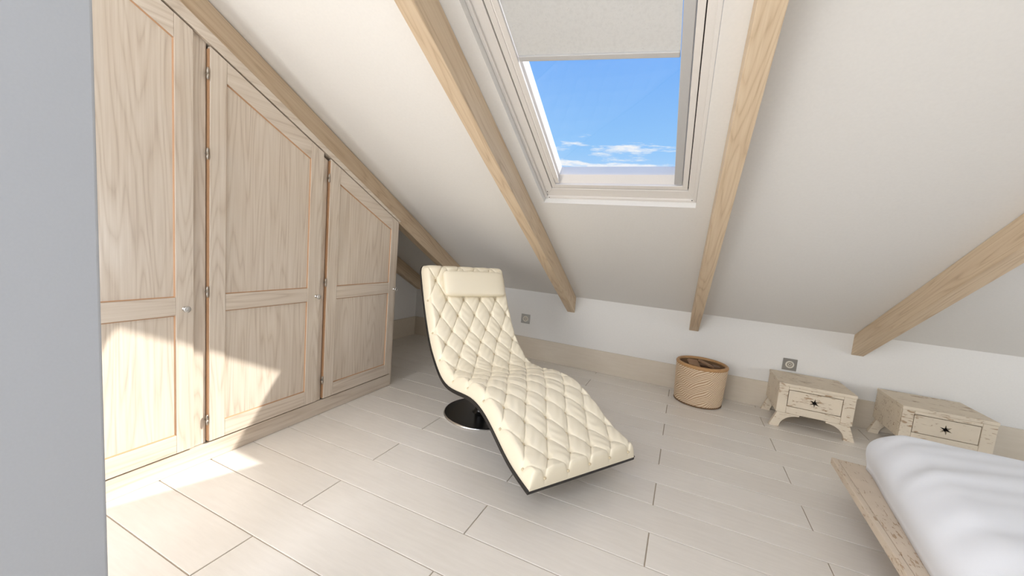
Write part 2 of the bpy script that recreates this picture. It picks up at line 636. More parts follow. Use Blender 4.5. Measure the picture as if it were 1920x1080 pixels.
# ------------------------------------------------------------------ timber beams under the slope
BEAM_D = 0.14


def beam(x0, x1, label, wide=1.0):
    """local y runs up the slope so the grain follows the timber"""
    dv = BEAM_D / CT
    pts = []
    for x in (x0, x1):
        pts += [Vector((x, YW - 0.001, ZC - 0.001)), Vector((x, YW - 0.001, ZC - dv)), Vector((x, RIDGE_Y, ZC + (YW - RIDGE_Y) * TT - dv)), Vector((x, RIDGE_Y, ZC + (YW - RIDGE_Y) * TT - 0.001))]
    org = P((x0 + x1) / 2, 1.5, -BEAM_D / 2)
    rot = Matrix.Rotation(-TH, 3, 'X')      # local +y points down the slope
    inv = rot.transposed()
    mb = MB()
    mb.v = [tuple(inv @ (p - org)) for p in pts]
    mb.f = [(0, 1, 2, 3), (7, 6, 5, 4), (0, 4, 5, 1), (1, 5, 6, 2), (2, 6, 7, 3), (3, 7, 4, 0)]
    o = build('ceiling_beam', mb, M['beam'], bevel=0.003)
    o.location = org
    o.rotation_euler = (-TH, 0, 0)
    o['kind'] = 'structure'
    o['label'] = label
    return o


beam(-1.031, -0.956, 'pale timber roof beam between the skylight and the wardrobe')
beam(0.086, 0.161, 'pale timber roof beam beside the skylight, above the basket')
beam(1.226, 1.302, 'pale timber beam above the bed and the star nightstands')
beam(-2.160, -2.084, 'pale timber beam above the wardrobe doors')
beam(-2.893, -2.835, 'shaded timber beam in the corner behind the wardrobe end')

# ------------------------------------------------------------------ skylight
win = empty('window_1', P((WX0 + WX1) / 2, WS0, 0))
struct(win, 'white-painted roof window showing blue sky')
winv = Matrix.Translation(-win.location)


def wbuild(name, mb, mat, parent=win, bevel=0.002, smooth=False):
    o = build(name, mb, mat, parent, bevel=bevel, smooth=smooth)
    if parent is win:
        o.data.transform(winv)
    else:
        o.data.transform(winv)
    return o


HF = 0.045          # frame face sits this far above the ceiling plane
g = 0.0004
FX0, FX1, FS0, FS1 = WX0 + g, WX1 - g, WS0 + g, WS1 - g
SX0, SX1, SS0, SS1 = -0.810, -0.0465, 1.655, WS1 - 0.09    # sash outline
GX0, GX1, GS0, GS1 = -0.757, -0.113, 1.726, WS1 - 0.16     # pane outline


def ring(x0, x1, s0, s1, X0, X1, S0, S1, h0, h1, side):
    """one member of a mitred frame between outer (x..) and inner (X..) rectangles"""
    quads = {'bottom': [(x0, s0), (x1, s0), (X1, S0), (X0, S0)], 'right': [(x1, s0), (x1, s1), (X1, S1), (X1, S0)],
             'top': [(x1, s1), (x0, s1), (X0, S1), (X1, S1)], 'left': [(x0, s1), (x0, s0), (X0, S0), (X0, S1)]}
    q = quads[side]
    return MB().hexa([P(a, b2, h0) for a, b2 in q] + [P(a, b2, h1) for a, b2 in q])


for side in ('bottom', 'right', 'top', 'left'):
    f = wbuild('frame_bar', ring(FX0, FX1, FS0, FS1, SX0 - 0.004, SX1 + 0.004, SS0 - 0.004, SS1 + 0.004, HF, 0.16, side), M['winwhite'])
    # a low bead along the outer edge of each frame bar
    wbuild('frame_bead', ring(FX0, FX1, FS0, FS1, FX0 + 0.017, FX1 - 0.017, FS0 + 0.02, FS1 - 0.02, HF - 0.012, HF, side), M['winwhite'])
    # sash: flat face, then a deeper sloped glazing bead
    a = ring(SX0, SX1, SS0, SS1, SX0 + 0.026, SX1 - 0.026, SS0 + 0.03, SS1 - 0.03, HF + 0.004, 0.15, side)
    wbuild('sash_bar', a, M['winwhite'])
    ins = ring(SX0 + 0.026, SX1 - 0.026, SS0 + 0.03, SS1 - 0.03, GX0, GX1, GS0, GS1, 0.062, 0.15, side)
    # slope the glazing bead towards the pane
    for idx in (2, 3):
        p = ins.v[idx]
        q = P(0, 0, 0.092) - P(0, 0, 0.062)
        ins.v[idx] = (p[0] + q.x, p[1] + q.y, p[2] + q.z)
    wbuild('glazing_bead', ins, M['winwhite'], bevel=0.0012)
    wbuild('black_gap', ring(SX0 - 0.004, SX1 + 0.004, SS0 - 0.004, SS1 + 0.004, SX0, SX1, SS0, SS1, HF + 0.02, 0.14, side), M['gap'], bevel=0)  # near-black strip filling the gap between frame and sash
wbuild('pane', MB().hexa([P(a, b2, h) for h in (0.1, 0.106) for a, b2 in ((GX0 - 0.01, GS0 - 0.01), (GX1 + 0.01, GS0 - 0.01), (GX1 + 0.01, GS1 + 0.01), (GX0 - 0.01, GS1 + 0.01))]), M['glass'], bevel=0)
for sp, x in ((FS0 + 0.012, FX0 + 0.03), (FS0 + 0.07, FX0 + 0.032), (FS0 + 0.02, FX1 - 0.022)):
    nrm = (P(0, 0, -1) - P(0, 0, 0))
    wbuild('screw', MB().lathe([(0, 0), (0.0035, 0), (0.003, 0.0015), (0, 0.002)], P(x, sp, HF - 0.0115), nrm, 10), M['gap'], bevel=0)

# roller blind half drawn inside the sash
bl = empty('roller_blind', P(-0.43, 2.5, 0.05))
tag(bl, 'light grey fabric roller blind pulled partly down the skylight', 'blind')
binv = Matrix.Translation(-bl.location)


def bbuild(name, mb, mat, bevel=0.001):
    o = build(name, mb, mat, bl, bevel=bevel)
    o.data.transform(binv)
    return o


BX0, BX1 = -0.752, -0.118
sl, sr = 2.513, 2.452
hb = 0.062
bbuild('fabric', MB().hexa([P(BX0, sl, hb), P(BX1, sr, hb), P(BX1, SS1 - 0.06, hb), P(BX0, SS1 - 0.06, hb), P(BX0, sl, hb + .0015), P(BX1, sr, hb + .0015), P(BX1, SS1 - 0.06, hb + .0015), P(BX0, SS1 - 0.06, hb + .0015)]), M['cloth'], 0)
bbuild('bottom_bar', MB().hexa([P(BX0, sl - 0.016, hb - .008), P(BX1, sr - 0.016, hb - .008), P(BX1, sr + 0.008, hb - .008), P(BX0, sl + 0.008, hb - .008), P(BX0, sl - 0.016, hb + .004), P(BX1, sr - 0.016, hb + .004), P(BX1, sr + 0.008, hb + .004), P(BX0, sl + 0.008, hb + .004)]), M['rail'], 0.003)
for xa, xb in ((BX0 - 0.028, BX0 - 0.003), (BX1 + 0.003, BX1 + 0.042)):
    bbuild('side_rail', MB().box(xa, xb, 1.70, SS1 - 0.03, 0.048, 0.062, P), M['rail'] if xa > -0.4 else M['winwhite'], 0.003)
bbuild('cassette', MB().box(BX0 - 0.03, BX1 + 0.044, SS1 - 0.09, SS1 - 0.03, 0.03, 0.075, P), M['rail'], 0.004)

# unseen roof window frames round the added fill lamps
for i, (a, b2) in enumerate(REAR_WIN):
    mbf = MB()
    for (x0, x1, s0, s1) in ((a, b2, 2.5, 2.54), (a, b2, 3.96, 4.0), (a, a + 0.04, 2.54, 3.96), (b2 - 0.04, b2, 2.54, 3.96)):
        mbf.box(x0 + .002, x1 - .002, s0 + .002, s1 - .002, 0.04, 0.11, Q)
    struct(build('window_%d' % (i + 2), mbf, M['winwhite']), 'white frame of an unseen roof window round an added fill lamp, behind the viewpoint')

mbf = MB()  # frame of the added terrace door
for (x0, x1, z0, z1) in ((DX0, DX1, DZ1 - 0.05, DZ1), (DX0, DX0 + 0.05, DZ0, DZ1 - 0.05), (DX1 - 0.05, DX1, DZ0, DZ1 - 0.05)):
    mbf.box(x0 + .001, x1 - .001, Y_REAR - 0.11, Y_REAR - 0.05, z0, z1 - .001)
struct(build('added_door', mbf, M['winwhite']), 'white frame of an added terrace door round a fill lamp, behind the viewpoint')
mbf = MB()  # frame of the added gable window
for (y0, y1, z0, z1) in ((GY0, GY1, GZ1 - 0.05, GZ1), (GY0, GY1, GZ0, GZ0 + 0.05), (GY0, GY0 + 0.05, GZ0 + 0.05, GZ1 - 0.05), (GY1 - 0.05, GY1, GZ0 + 0.05, GZ1 - 0.05)):
    mbf.box(X_RIGHT + 0.05, X_RIGHT + 0.11, y0 + .001, y1 - .001, z0 + .001, z1 - .001)
struct(build('window_4', mbf, M['winwhite']), 'white frame of an added window round a fill lamp, in the gable wall beyond the bed')
#, M['winwhite']), 'white frame of an added terrace door round a fill lamp, behind the viewpoint')

# ------------------------------------------------------------------ fitted wardrobe
CX = -1.968          # door faces
FXF = -1.988         # face-frame front
ZT = lambda y: 1.972 - 0.510 * (y - 0.882)     # top edge of the doors
ZF = lambda y: 2.008 - 0.541 * (y - 0.933)     # top edge of the face frame
DB = 0.103
WY0, WY1 = 0.18, 2.318
wd = empty('fitted_wardrobe', (CX, 1.25, 0))
tag(wd, 'whitewashed wooden fitted wardrobe with three doors cut to the roof slope', 'wardrobe')
wdi = Matrix.Translation(-wd.location)


def wpart(name, mb, mat, parent=None, bevel=0.0015, smooth=False, at=None):
    o = build(name, mb, mat, parent or wd, bevel=bevel, smooth=smooth)
    o.data.transform(wdi)
    return o


wpart('plinth', MB().box(-2.05, FXF + 0.006, WY0, WY1 - 0.0205, 0.001, 0.092), M['wood_h'])
# carcass: end panel, run up to the ceiling to block light, and inner back behind the doors
mbe = MB()
for (xa, xb, zoff, zfun) in ((-2.06, FXF, 0.012, ZF), (-2.17, -2.0601, 0.17, lambda y: ZC + (YW - y) * TT), (-2.83, -2.1701, 0.004, lambda y: ZC + (YW - y) * TT), (-2.888, -2.8301, 0.17, lambda y: ZC + (YW - y) * TT)):
    mbe.prism([(WY1 - 0.02, 0.001), (WY1, 0.001), (WY1, zfun(WY1) - zoff), (WY1 - 0.02, zfun(WY1 - 0.02) - zoff)], YZ, xa, xb)
wpart('end_panel', mbe, M['wood_v'], bevel=0)
wpart('carcass_back', MB().prism([(WY0, 0.094), (WY1 - 0.022, 0.094), (WY1 - 0.022, ZF(WY1 - 0.02) - 0.02), (WY0, ZF(WY0) - 0.02)], YZ, -2.06, -2.03), M['wood_v'])
posts = [(0.990, 1.0415), (1.640, 1.6775), (2.289, 2.318)]
for a, b2 in posts[:2]:
    wpart('post', MB().prism([(a, 0.094), (b2, 0.094), (b2, ZF(b2) - 0.05), (a, ZF(a) - 0.05)], YZ, -2.028, FXF), M['wood_v'])
a, b2 = posts[2]
wpart('post', MB().prism([(a, 0.094), (b2, 0.094), (b2, ZF(b2) - 0.014), (a, ZF(a) - 0.014)], YZ, -2.028, FXF + 0.002), M['wood_v'])
# sloping head rail above the doors, in two steps
hr = wpart('head_rail', MB().prism([(WY0, ZT(WY0) + 0.012), (2.30, ZT(2.30) + 0.004), (2.318, ZF(2.318)), (WY0, ZF(WY0))], YZ, -2.05, CX + 0.004), M['wood_s'])
# each hinge, panel and rail is a piece of its door


def inset(poly, d):
    """shrink a convex polygon (ccw) by d"""
    n = len(poly)
    out = []
    for i in range(n):
        p0, p1, p2 = Vector(poly[i - 1]), Vector(poly[i]), Vector(poly[(i + 1) % n])
        e1, e2 = (p1 - p0).normalized(), (p2 - p1).normalized()
        n1, n2 = Vector((-e1.y, e1.x)), Vector((-e2.y, e2.x))
        bis = (n1 + n2)
        bis = bis / (bis.dot(n1))
        q = p1 + bis * d
        out.append((q.x, q.y))
    return out


def make_door(y0, y1, lw, rw, hinges, knob_y):
    dr = wpart('door', MB().prism([(y0 + 0.002, DB + 0.002), (y1 - 0.002, DB + 0.002), (y1 - 0.002, ZT(y1) - 0.002), (y0 + 0.002, ZT(y0) - 0.002)], YZ, CX - 0.022, CX - 0.0175), M['wood_v'], bevel=0)
    x0, x1 = CX - 0.018, CX
    RT = 0.092
    ml, mh, br = 0.730, 0.808, 0.186
    il, ir = y0 + lw, y1 - rw
    wpart('stile', MB().prism([(y0, DB), (il, DB), (il, ZT(il)), (y0, ZT(y0))], YZ, x0, x1), M['wood_v'], dr)
    wpart('stile', MB().prism([(ir, DB), (y1, DB), (y1, ZT(y1)), (ir, ZT(ir))], YZ, x0, x1), M['wood_v'], dr)
    e = 0.0006
    wpart('bottom_rail', MB().prism([(il + e, DB), (ir - e, DB), (ir - e, br), (il + e, br)], YZ, x0, x1 - .0005), M['wood_h'], dr)
    wpart('middle_rail', MB().prism([(il + e, ml), (ir - e, ml), (ir - e, mh), (il + e, mh)], YZ, x0, x1 - .0005), M['wood_h'], dr)
    wpart('top_rail', MB().prism([(il + e, ZT(il) - RT), (ir - e, ZT(ir) - RT), (ir - e, ZT(ir)), (il + e, ZT(il))], YZ, x0, x1 - .0005), M['wood_s'], dr)
    for poly in ([(il + e, br + e), (ir - e, br + e), (ir - e, ml - e), (il + e, ml - e)], [(il + e, mh + e), (ir - e, mh + e), (ir - e, ZT(ir) - RT - e), (il + e, ZT(il) - RT - e)]):
        # warm bead round the recess, then the recessed panel
        mbp = MB()
        inn = inset(poly, 0.0045)
        n = 4
        o0 = len(mbp.v)
        mbp.v += [(x1 - 0.003, p, q) for p, q in poly] + [(x1 - 0.009, p, q) for p, q in inn]
        for i in range(n):
            j = (i + 1) % n
            mbp.f.append((o0 + i, o0 + j, o0 + n + j, o0 + n + i))
        wpart('panel_bead', mbp, M['raw'], dr, bevel=0)
        wpart('panel', MB().prism(inset(poly, 0.0035), YZ, x0 + .0005, x1 - 0.0085), M['wood_v'], dr, bevel=0)
    # raw hinge-side edge
    wpart('raw_edge', MB().box(CX - 0.021, CX - 0.003, y0 - 0.0035, y0 - 0.0005, DB + 0.002, ZT(y0) - 0.01), M['raw'], dr, bevel=0)
    for hz in hinges:
        wpart('hinge', MB().lathe([(0, -0.026), (0.0025, -0.0255), (0.004, -0.022), (0.0055, -0.016), (0.0055, -0.001), (0.0045, -0.0008), (0.0045, 0.0008), (0.0055, 0.001), (0.0055, 0.016), (0.004, 0.022), (0.0025, 0.0255), (0, 0.026)], (CX - 0.002, y0 - 0.008, hz), (0, 0, 1), 12).box(CX - 0.016, CX - 0.004, y0 - 0.0105, y0 - 0.0055, hz - 0.004, hz + 0.004), M['antique'], dr, bevel=0, smooth=True)
    if knob_y:
        wpart('knob', MB().lathe([(0, 0), (0.0085, 0), (0.009, 0.002), (0.006, 0.004), (0.0052, 0.012), (0.008, 0.018), (0.0135, 0.022), (0.0145, 0.0255), (0.0125, 0.029), (0.006, 0.0305), (0, 0.031)], (CX - 0.0005, knob_y, 0.757), (1, 0, 0), 20), M['brushed'], dr, bevel=0, smooth=True)
    return dr


make_door(0.38, 0.984, 0.07, 0.066, [], 0.948)
make_door(1.047, 1.634, 0.068, 0.080, [1.774, 1.438, 0.824, 0.212], 1.609)
make_door(1.683, 2.287, 0.073, 0.064, [1.454, 0.835, 0.223], 2.276)

# ------------------------------------------------------------------ chaise longue
L0 = Vector((-0.4793, 1.4297, 0))
VV = Vector((0.5471, 0.8371, 0)).normalized()     # across the chaise
UU = Vector((-VV.y, VV.x, 0))                      # foot -> head
CW = 0.6445
prof = [(0, .14), (.09, .158), (.175, .185), (.25, .222), (.324, .261), (.424, .305), (.545, .322), (.68, .302), (.814, .281), (.92, .285), (1.01, .318), (1.10, .378), (1.182, .449), (1.26, .553), (1.333, .670), (1.405, .81), (1.47, .951)]


def catmull(pts, n=40):
    pts = [np.array(p, float) for p in pts]
    ext = [2 * pts[0] - pts[1]] + pts + [2 * pts[-1] - pts[-2]]
    out = []
    for i in range(1, len(ext) - 2):
        p0, p1, p2, p3 = ext[i - 1:i + 3]
        for t in np.linspace(0, 1, n, endpoint=False):
            out.append(0.5 * ((2 * p1) + (-p0 + p2) * t + (2 * p0 - 5 * p1 + 4 * p2 - p3) * t * t + (-p0 + 3 * p1 - 3 * p2 + p3) * t ** 3))
    out.append(pts[-1])
    return np.array(out)


cur = catmull(prof)
ker = np.ones(41) / 41
pad = np.vstack([np.repeat(cur[:1], 20, 0) + np.arange(-20, 0)[:, None] * (cur[1] - cur[0]), cur, np.repeat(cur[-1:], 20, 0) + np.arange(1, 21)[:, None] * (cur[-1] - cur[-2])])
cur = np.stack([np.convolve(pad[:, 0], ker, 'valid'), np.convolve(pad[:, 1], ker, 'valid')], 1)
seg = np.r_[0, np.cumsum(np.hypot(*np.diff(cur, axis=0).T))]
ALEN = seg[-1]


def base(a):
    """profile point, tangent and normal at arc length a (arrays)"""
    s = np.interp(a, seg, cur[:, 0])
    z = np.interp(a, seg, cur[:, 1])
    e = 0.012
    a0, a1 = np.clip(a - e, 0, ALEN), np.clip(a + e, 0, ALEN)
    ts = np.interp(a1, seg, cur[:, 0]) - np.interp(a0, seg, cur[:, 0])
    tz = np.interp(a1, seg, cur[:, 1]) - np.interp(a0, seg, cur[:, 1])
    n = np.hypot(ts, tz)
    return s, z, -tz / n, ts / n


def wf(a):
    """the head end is rounded in plan"""
    q = np.clip((a - (ALEN - 0.06)) / 0.06, 0, 1)
    return 1 - 0.075 * (1 - np.sqrt(np.clip(1 - q * q, 0, 1)))


def chair_pt(s, t, z):
    p = L0 + UU * float(s) + VV * (float(t) * CW)
    return (p.x, p.y, float(z))


# button rows measured along the top of the cushion -> arc length on the shell
SH, CU = 0.015, 0.080
aa = np.linspace(0, ALEN, 4000)
bs, bz, bns, bnz = base(aa)
tops, topz = bs + bns * (SH + CU), bz + bnz * (SH + CU)
row_s = [.06, .157, .255, .35, .437, .542, .632, .72, .82, .922, 1.012, 1.092, 1.15, 1.212, 1.27, 1.332, 1.385]
row_a = [float(np.interp(s, np.maximum.accumulate(tops), aa)) for s in row_s]
row_a = [0.007] + row_a + [row_a[-1] + 0.10, row_a[-1] + 0.20]
row_n = list(range(-1, -1 + len(row_a)))


def height(a, t):
    dl, dr = t * CW, (1 - t) * CW
    e1 = lambda d, R: np.sqrt(np.clip(1 - (1 - np.clip(d / R, 0, 1)) ** 2, 0, 1))
    e = e1(np.minimum(dl, dr), 0.036) * e1(a, 0.026) * e1(ALEN - a, 0.045)
    m = np.interp(a, row_a, row_n)
    c = (t - 0.02) / 0.1
    Pq, Qq = (m + c) / 2, (m - c) / 2
    sp, sq = np.abs(np.sin(np.pi * Pq)), np.abs(np.sin(np.pi * Qq))
    # the seams are sharp little valleys, the diamonds soft domes
    dome = (np.clip(sp, 0, 1) * np.clip(sq, 0, 1)) ** 0.36
    seam = np.exp(-(np.minimum(np.abs(Pq - np.round(Pq)), np.abs(Qq - np.round(Qq))) / 0.024) ** 2)
    fp, fq = Pq - np.round(Pq), Qq - np.round(Qq)
    r2 = fp ** 2 + fq ** 2
    pin = np.exp(-r2 / 0.018)
    wr = 0.0012 * np.sin(9 * a / 0.1 + 5 * np.sin(t * 17)) * dome
    return e * CU + e * (0.0125 * (dome - 0.8) - 0.0035 * seam - 0.017 * pin + wr)


def cluster(n, total, R, nr):
    """samples 0..total, denser within R of the ends"""
    x = R * (1 - np.cos(np.linspace(0, np.pi / 2, nr)))
    mid = np.linspace(R, total - R, n)[1:-1]
    return np.r_[x, mid, total - x[::-1]]


ch = empty('chaise_longue', (-1.154, 2.268, 0))
tag(ch, 'cream buttoned leather chaise longue with black edge on a round pedestal', 'chaise longue')
chi = Matrix.Translation(-ch.location)


def cpart(name, mb, mat, parent=None, bevel=0.0, smooth=False):
    o = build(name, mb, mat, parent or ch, bevel=bevel, smooth=smooth)
    o.data.transform(chi)
    return o


A_ = cluster(620, ALEN, 0.05, 22)
T_ = cluster(230, 1.0, 0.07, 16)
AG, TG = np.meshgrid(A_, T_, indexing='ij')
HG = height(AG, TG) + SH
s_, z_, ns_, nz_ = base(AG)
S2, Z2 = s_ + ns_ * HG, z_ + nz_ * HG
TGW = 0.5 + (TG - 0.5) * wf(AG)
X2 = L0.x + UU.x * S2 + VV.x * TGW * CW
Y2 = L0.y + UU.y * S2 + VV.y * TGW * CW
pts = np.stack([X2, Y2, Z2], -1).reshape(-1, 3)
cushion = cpart('cushion', MB().quadgrid(pts.tolist(), len(A_), len(T_)), M['leather'], smooth=True)
cushion['label'] = 'diamond-buttoned cream leather cushion'
# black shell under the cushion
A3 = np.r_[np.linspace(0, ALEN - 0.06, 76), ALEN - 0.06 + 0.06 * np.sin(np.linspace(0, np.pi / 2, 15))[1:]]
W3 = wf(A3)
s3, z3, n3, m3 = base(A3)
mbs = MB()
rows = []
for h in (0.0, SH + 0.001):
    for t in (-0.007, 1.007):
        rows.append([chair_pt(s3[i] + n3[i] * h, 0.5 + (t - 0.5) * W3[i], z3[i] + m3[i] * h) for i in range(90)])
loop = [rows[0], rows[1], rows[3], rows[2], rows[0]]
for q in range(4):
    mbs.quadgrid(loop[q] + loop[q + 1], 2, 90)
for i in (0, 89):
    o0 = len(mbs.v)
    mbs.v += [rows[0][i], rows[1][i], rows[3][i], rows[2][i]]
    mbs.f.append((o0, o0 + 1, o0 + 2, o0 + 3))
cpart('shell', mbs, M['blackleather'], bevel=0.004)
# piping along the joint
def tube(pts, r, seg=8):
    mb = MB()
    n = len(pts)
    o = 0
    for i, p in enumerate(pts):
        p = Vector(p)
        tg = (Vector(pts[min(i + 1, n - 1)]) - Vector(pts[max(i - 1, 0)])).normalized()
        a = tg.cross(Vector((0.3, 0.2, 0.93))).normalized()
        b2 = tg.cross(a)
        for k in range(seg):
            th = 2 * math.pi * k / seg
            mb.v.append(tuple(p + a * (r * math.cos(th)) + b2 * (r * math.sin(th))))
    for i in range(n - 1):
        for k in range(seg):
            k2 = (k + 1) % seg
            mb.f.append((i * seg + k, i * seg + k2, (i + 1) * seg + k2, (i + 1) * seg + k))
    mb.f.append(tuple(range(seg)))
    mb.f.append(tuple((n - 1) * seg + k for k in reversed(range(seg))))
    return mb


for t in (-0.004, 1.004):
    cpart('piping', tube([chair_pt(s3[i] + n3[i] * (SH + 0.003), 0.5 + (t - 0.5) * W3[i], z3[i] + m3[i] * (SH + 0.003)) for i in range(90)], 0.0035), M['blackleather'], smooth=True)
# buttons
bm_mesh = None
for nrow, a in zip(row_n, row_a):
    for kc in range(0, 6):
        t = 0.02 + 0.2 * kc + (0.1 if nrow % 2 else 0.0)
        if t > 0.99 or a > ALEN - 0.03:
            continue
        aq = max(a, 0.006)
        s, z, ns, nz = [float(q[0]) for q in base(np.array([aq]))]
        hh = float(height(np.array([aq]), np.array([t]))[0]) + SH
        hh += 0.0055 if t >= 0.06 else 0.0015
        pos = Vector(chair_pt(s + ns * hh, t, z + nz * hh))
        nrm = (UU * ns + Vector((0, 0, nz))).normalized()
        if t < 0.06:
            nrm = (nrm - VV * 1.2).normalized()
        if bm_mesh is None:
            bo = build('button', MB().lathe([(0, -0.002), (0.0072, -0.0015), (0.0076, 0.0015), (0.0052, 0.0048), (0.0, 0.0062)], (0, 0, 0), (0, 0, 1), 10), M['buttonleather'], cushion, smooth=True)
            bm_mesh = bo.data
        else:
            bo = bpy.data.objects.new('button', bm_mesh)
            COL.objects.link(bo)
            bo.parent = cushion
        bo.location = pos - ch.location
        bo.rotation_euler = nrm.to_track_quat('Z', 'Y').to_euler()
# headrest pillow
def superbox(hx, hy, hz, n=28, e=0.28, ez=0.75):
    mb = MB()
    sg = lambda x, p: math.copysign(abs(x) ** p, x)
    for i in range(n + 1):
        ph = -math.pi / 2 + math.pi * i / n
        for j in range(2 * n):
            th = 2 * math.pi * j / (2 * n)
            mb.v.append((hx * sg(math.cos(ph), ez) * sg(math.cos(th), e), hy * sg(math.cos(ph), ez) * sg(math.sin(th), e), hz * sg(math.sin(ph), ez)))
    w = 2 * n
    for i in range(n):
        for j in range(w):
            j2 = (j + 1) % w
            mb.f.append((i * w + j, i * w + j2, (i + 1) * w + j2, (i + 1) * w + j))
    return mb


ap = float(np.interp(1.316, np.maximum.accumulate(tops), aa))
s, z, ns, nz = [float(q[0]) for q in base(np.array([ap]))]
hh = SH + CU + 0.028
pc = Vector(chair_pt(s + ns * hh, 0.548, z + nz * hh))
nrm = (UU * ns + Vector((0, 0, nz))).normalized()
up = nrm.cross(VV).normalized()
if up.z < 0:
    up = -up
hp = build('head_pillow', superbox(0.238, 0.092, 0.036, e=0.2, ez=0.6), M['leather'], ch, smooth=True)
hp.matrix_local = Matrix.Translation(-ch.location) @ Matrix(((VV.x, up.x, nrm.x, pc.x), (VV.y, up.y, nrm.y, pc.y), (VV.z, up.z, nrm.z, pc.z), (0, 0, 0, 1)))
# pedestal
cx, cy = -1.154, 2.268
bd = cpart('base_disc', MB().lathe([(0, 0.001), (0.243, 0.001), (0.243, 0.0145), (0.2, 0.0165), (0, 0.018)], (cx, cy, 0), (0, 0, 1), 72), M['black'], smooth=False)
cpart('chrome_rim', MB().lathe([(0.2435, 0.001), (0.25, 0.002), (0.252, 0.006), (0.25, 0.011), (0.2435, 0.015)], (cx, cy, 0), (0, 0, 1), 72), M['chrome'], bd, smooth=True)
cpart('column', MB().lathe([(0, 0.017), (0.06, 0.018), (0.045, 0.03), (0.04, 0.04), (0.04, 0.285), (0, 0.285)], (cx, cy, 0), (0, 0, 1), 32), M['black'])
cpart('mounting_plate', MB().lathe([(0, 0.262), (0.11, 0.262), (0.11, 0.274), (0, 0.274)], (cx + 0.05, cy - 0.033, 0), (0, 0, 1), 32), M['black'])

# ------------------------------------------------------------------ nightstands with a star cut-out
def star(cx, cz, R, r, n=6, rot=0.0):
    return [(cx + (R if k % 2 == 0 else r) * math.cos(rot + math.pi * k / n + math.pi / 2), cz + (R if k % 2 == 0 else r) * math.sin(rot + math.pi * k / n + math.pi / 2)) for k in range(2 * n)]


def holed_panel(outer, hole, y0, y1):
    bm = bmesh.new()
    es = []
    for lp in (outer, hole):
        vs = [bm.verts.new((a, y0, b2)) for a, b2 in lp]
        for i in range(len(vs)):
            es.append(bm.edges.new((vs[i], vs[(i + 1) % len(vs)])))
    r = bmesh.ops.triangle_fill(bm, use_beauty=True, use_dissolve=False, edges=es)
    fs = [f for f in r['geom'] if isinstance(f, bmesh.types.BMFace)]
    ex = bmesh.ops.extrude_face_region(bm, geom=fs)
    bmesh.ops.translate(bm, verts=[v for v in ex['geom'] if isinstance(v, bmesh.types.BMVert)], vec=(0, y1 - y0, 0))
    bmesh.ops.recalc_face_normals(bm, faces=bm.faces)
    mb = MB()
    bm.verts.index_update()
    mb.v = [tuple(v.co) for v in bm.verts]
    mb.f = [tuple(v.index for v in f.verts) for f in bm.faces]
    bm.free()
    return mb


def nightstand(x0, yf, label, rot_star):
    """local origin: floor, left end of the front face"""
    w, d, zb, zt = 0.448, 0.385, 0.112, 0.332
    ns = empty('nightstand', (x0, yf, 0))
    tag(ns, label, 'nightstand', 'star nightstands along the knee wall')
    st = M['stand']
    p = lambda n, mb, m=st, par=None, bv=0.003: build(n, mb, m, par or ns, bevel=bv)
    p('top_board', MB().box(-0.003, w + 0.003, -0.003, d, zt - 0.022, zt))
    p('side_board', MB().box(0, 0.02, 0.0185, d - 0.001, zb, zt - 0.0222))
    p('side_board', MB().box(w - 0.02, w, 0.0185, d - 0.001, zb, zt - 0.0222))
    p('back_board', MB().box(0.0202, w - 0.0202, d - 0.016, d - 0.001, zb, zt - 0.0222))
    p('bottom_board', MB().box(0.0202, w - 0.0202, 0.0202, d - 0.0162, zb, zb + 0.016))
    # front frame round the drawer
    dx0, dx1, dz0, dz1 = 0.060, 0.380, 0.164, 0.289
    p('front_stile', MB().box(0, dx0, 0, 0.018, zb, zt - 0.0222))
    p('front_stile', MB().box(dx1, w, 0, 0.018, zb, zt - 0.0222))
    p('front_rail', MB().box(dx0 + .0004, dx1 - .0004, 0, 0.018, zb, dz0))
    p('front_rail', MB().box(dx0 + .0004, dx1 - .0004, 0, 0.018, dz1, zt - 0.0222))
    g2 = 0.004
    hole = star((dx0 + dx1) / 2 + 0.002, 0.222, 0.033, 0.0115, 6, rot_star)
    dw = p('drawer', holed_panel([(dx0 + g2, dz0 + g2), (dx1 - g2, dz0 + g2), (dx1 - g2, dz1 - g2), (dx0 + g2, dz1 - g2)], hole, 0.003, 0.017), st, None, 0)
    dw['label'] = 'drawer front with a dark star cut-out handle'
    p('dark_sheet', MB().box(dx0 + g2, dx1 - g2, 0.05, 0.054, dz0 + g2, dz1 - g2), M['dark'], dw, 0)  # thin dark sheet behind the star: the hollow's shade put into its colour
    # splayed bracket feet
    def foot(sign, xe, y0, y1):
        out = [(-0.032, 0.0), (0.03, 0.0)]
        for q in range(9):
            tq = q / 8 * math.pi / 2
            out.append((0.03 + 0.115 * (1 - math.cos(tq)), 0.100 * math.sin(tq)))
        out += [(0.145, zb - 0.0005), (0.008, zb - 0.0005)]
        poly = [(xe + sign * a, b2) for a, b2 in out]
        if sign < 0:
            poly = poly[::-1]
        p('foot', MB().prism(poly, XZ, y0, y1), st, None, 0.002)
    for sg, xe in ((1, 0.002), (-1, w - 0.002)):
        foot(sg, xe, 0.001, 0.031)
        foot(sg, xe, d - 0.05, d - 0.02)
    return ns


nightstand(0.724, 3.351, 'small cream distressed wooden nightstand with a star drawer, next to the basket', 0.0)
nightstand(1.408, 3.338, 'cream distressed wooden nightstand with a star drawer, partly behind the bed', 0.12)

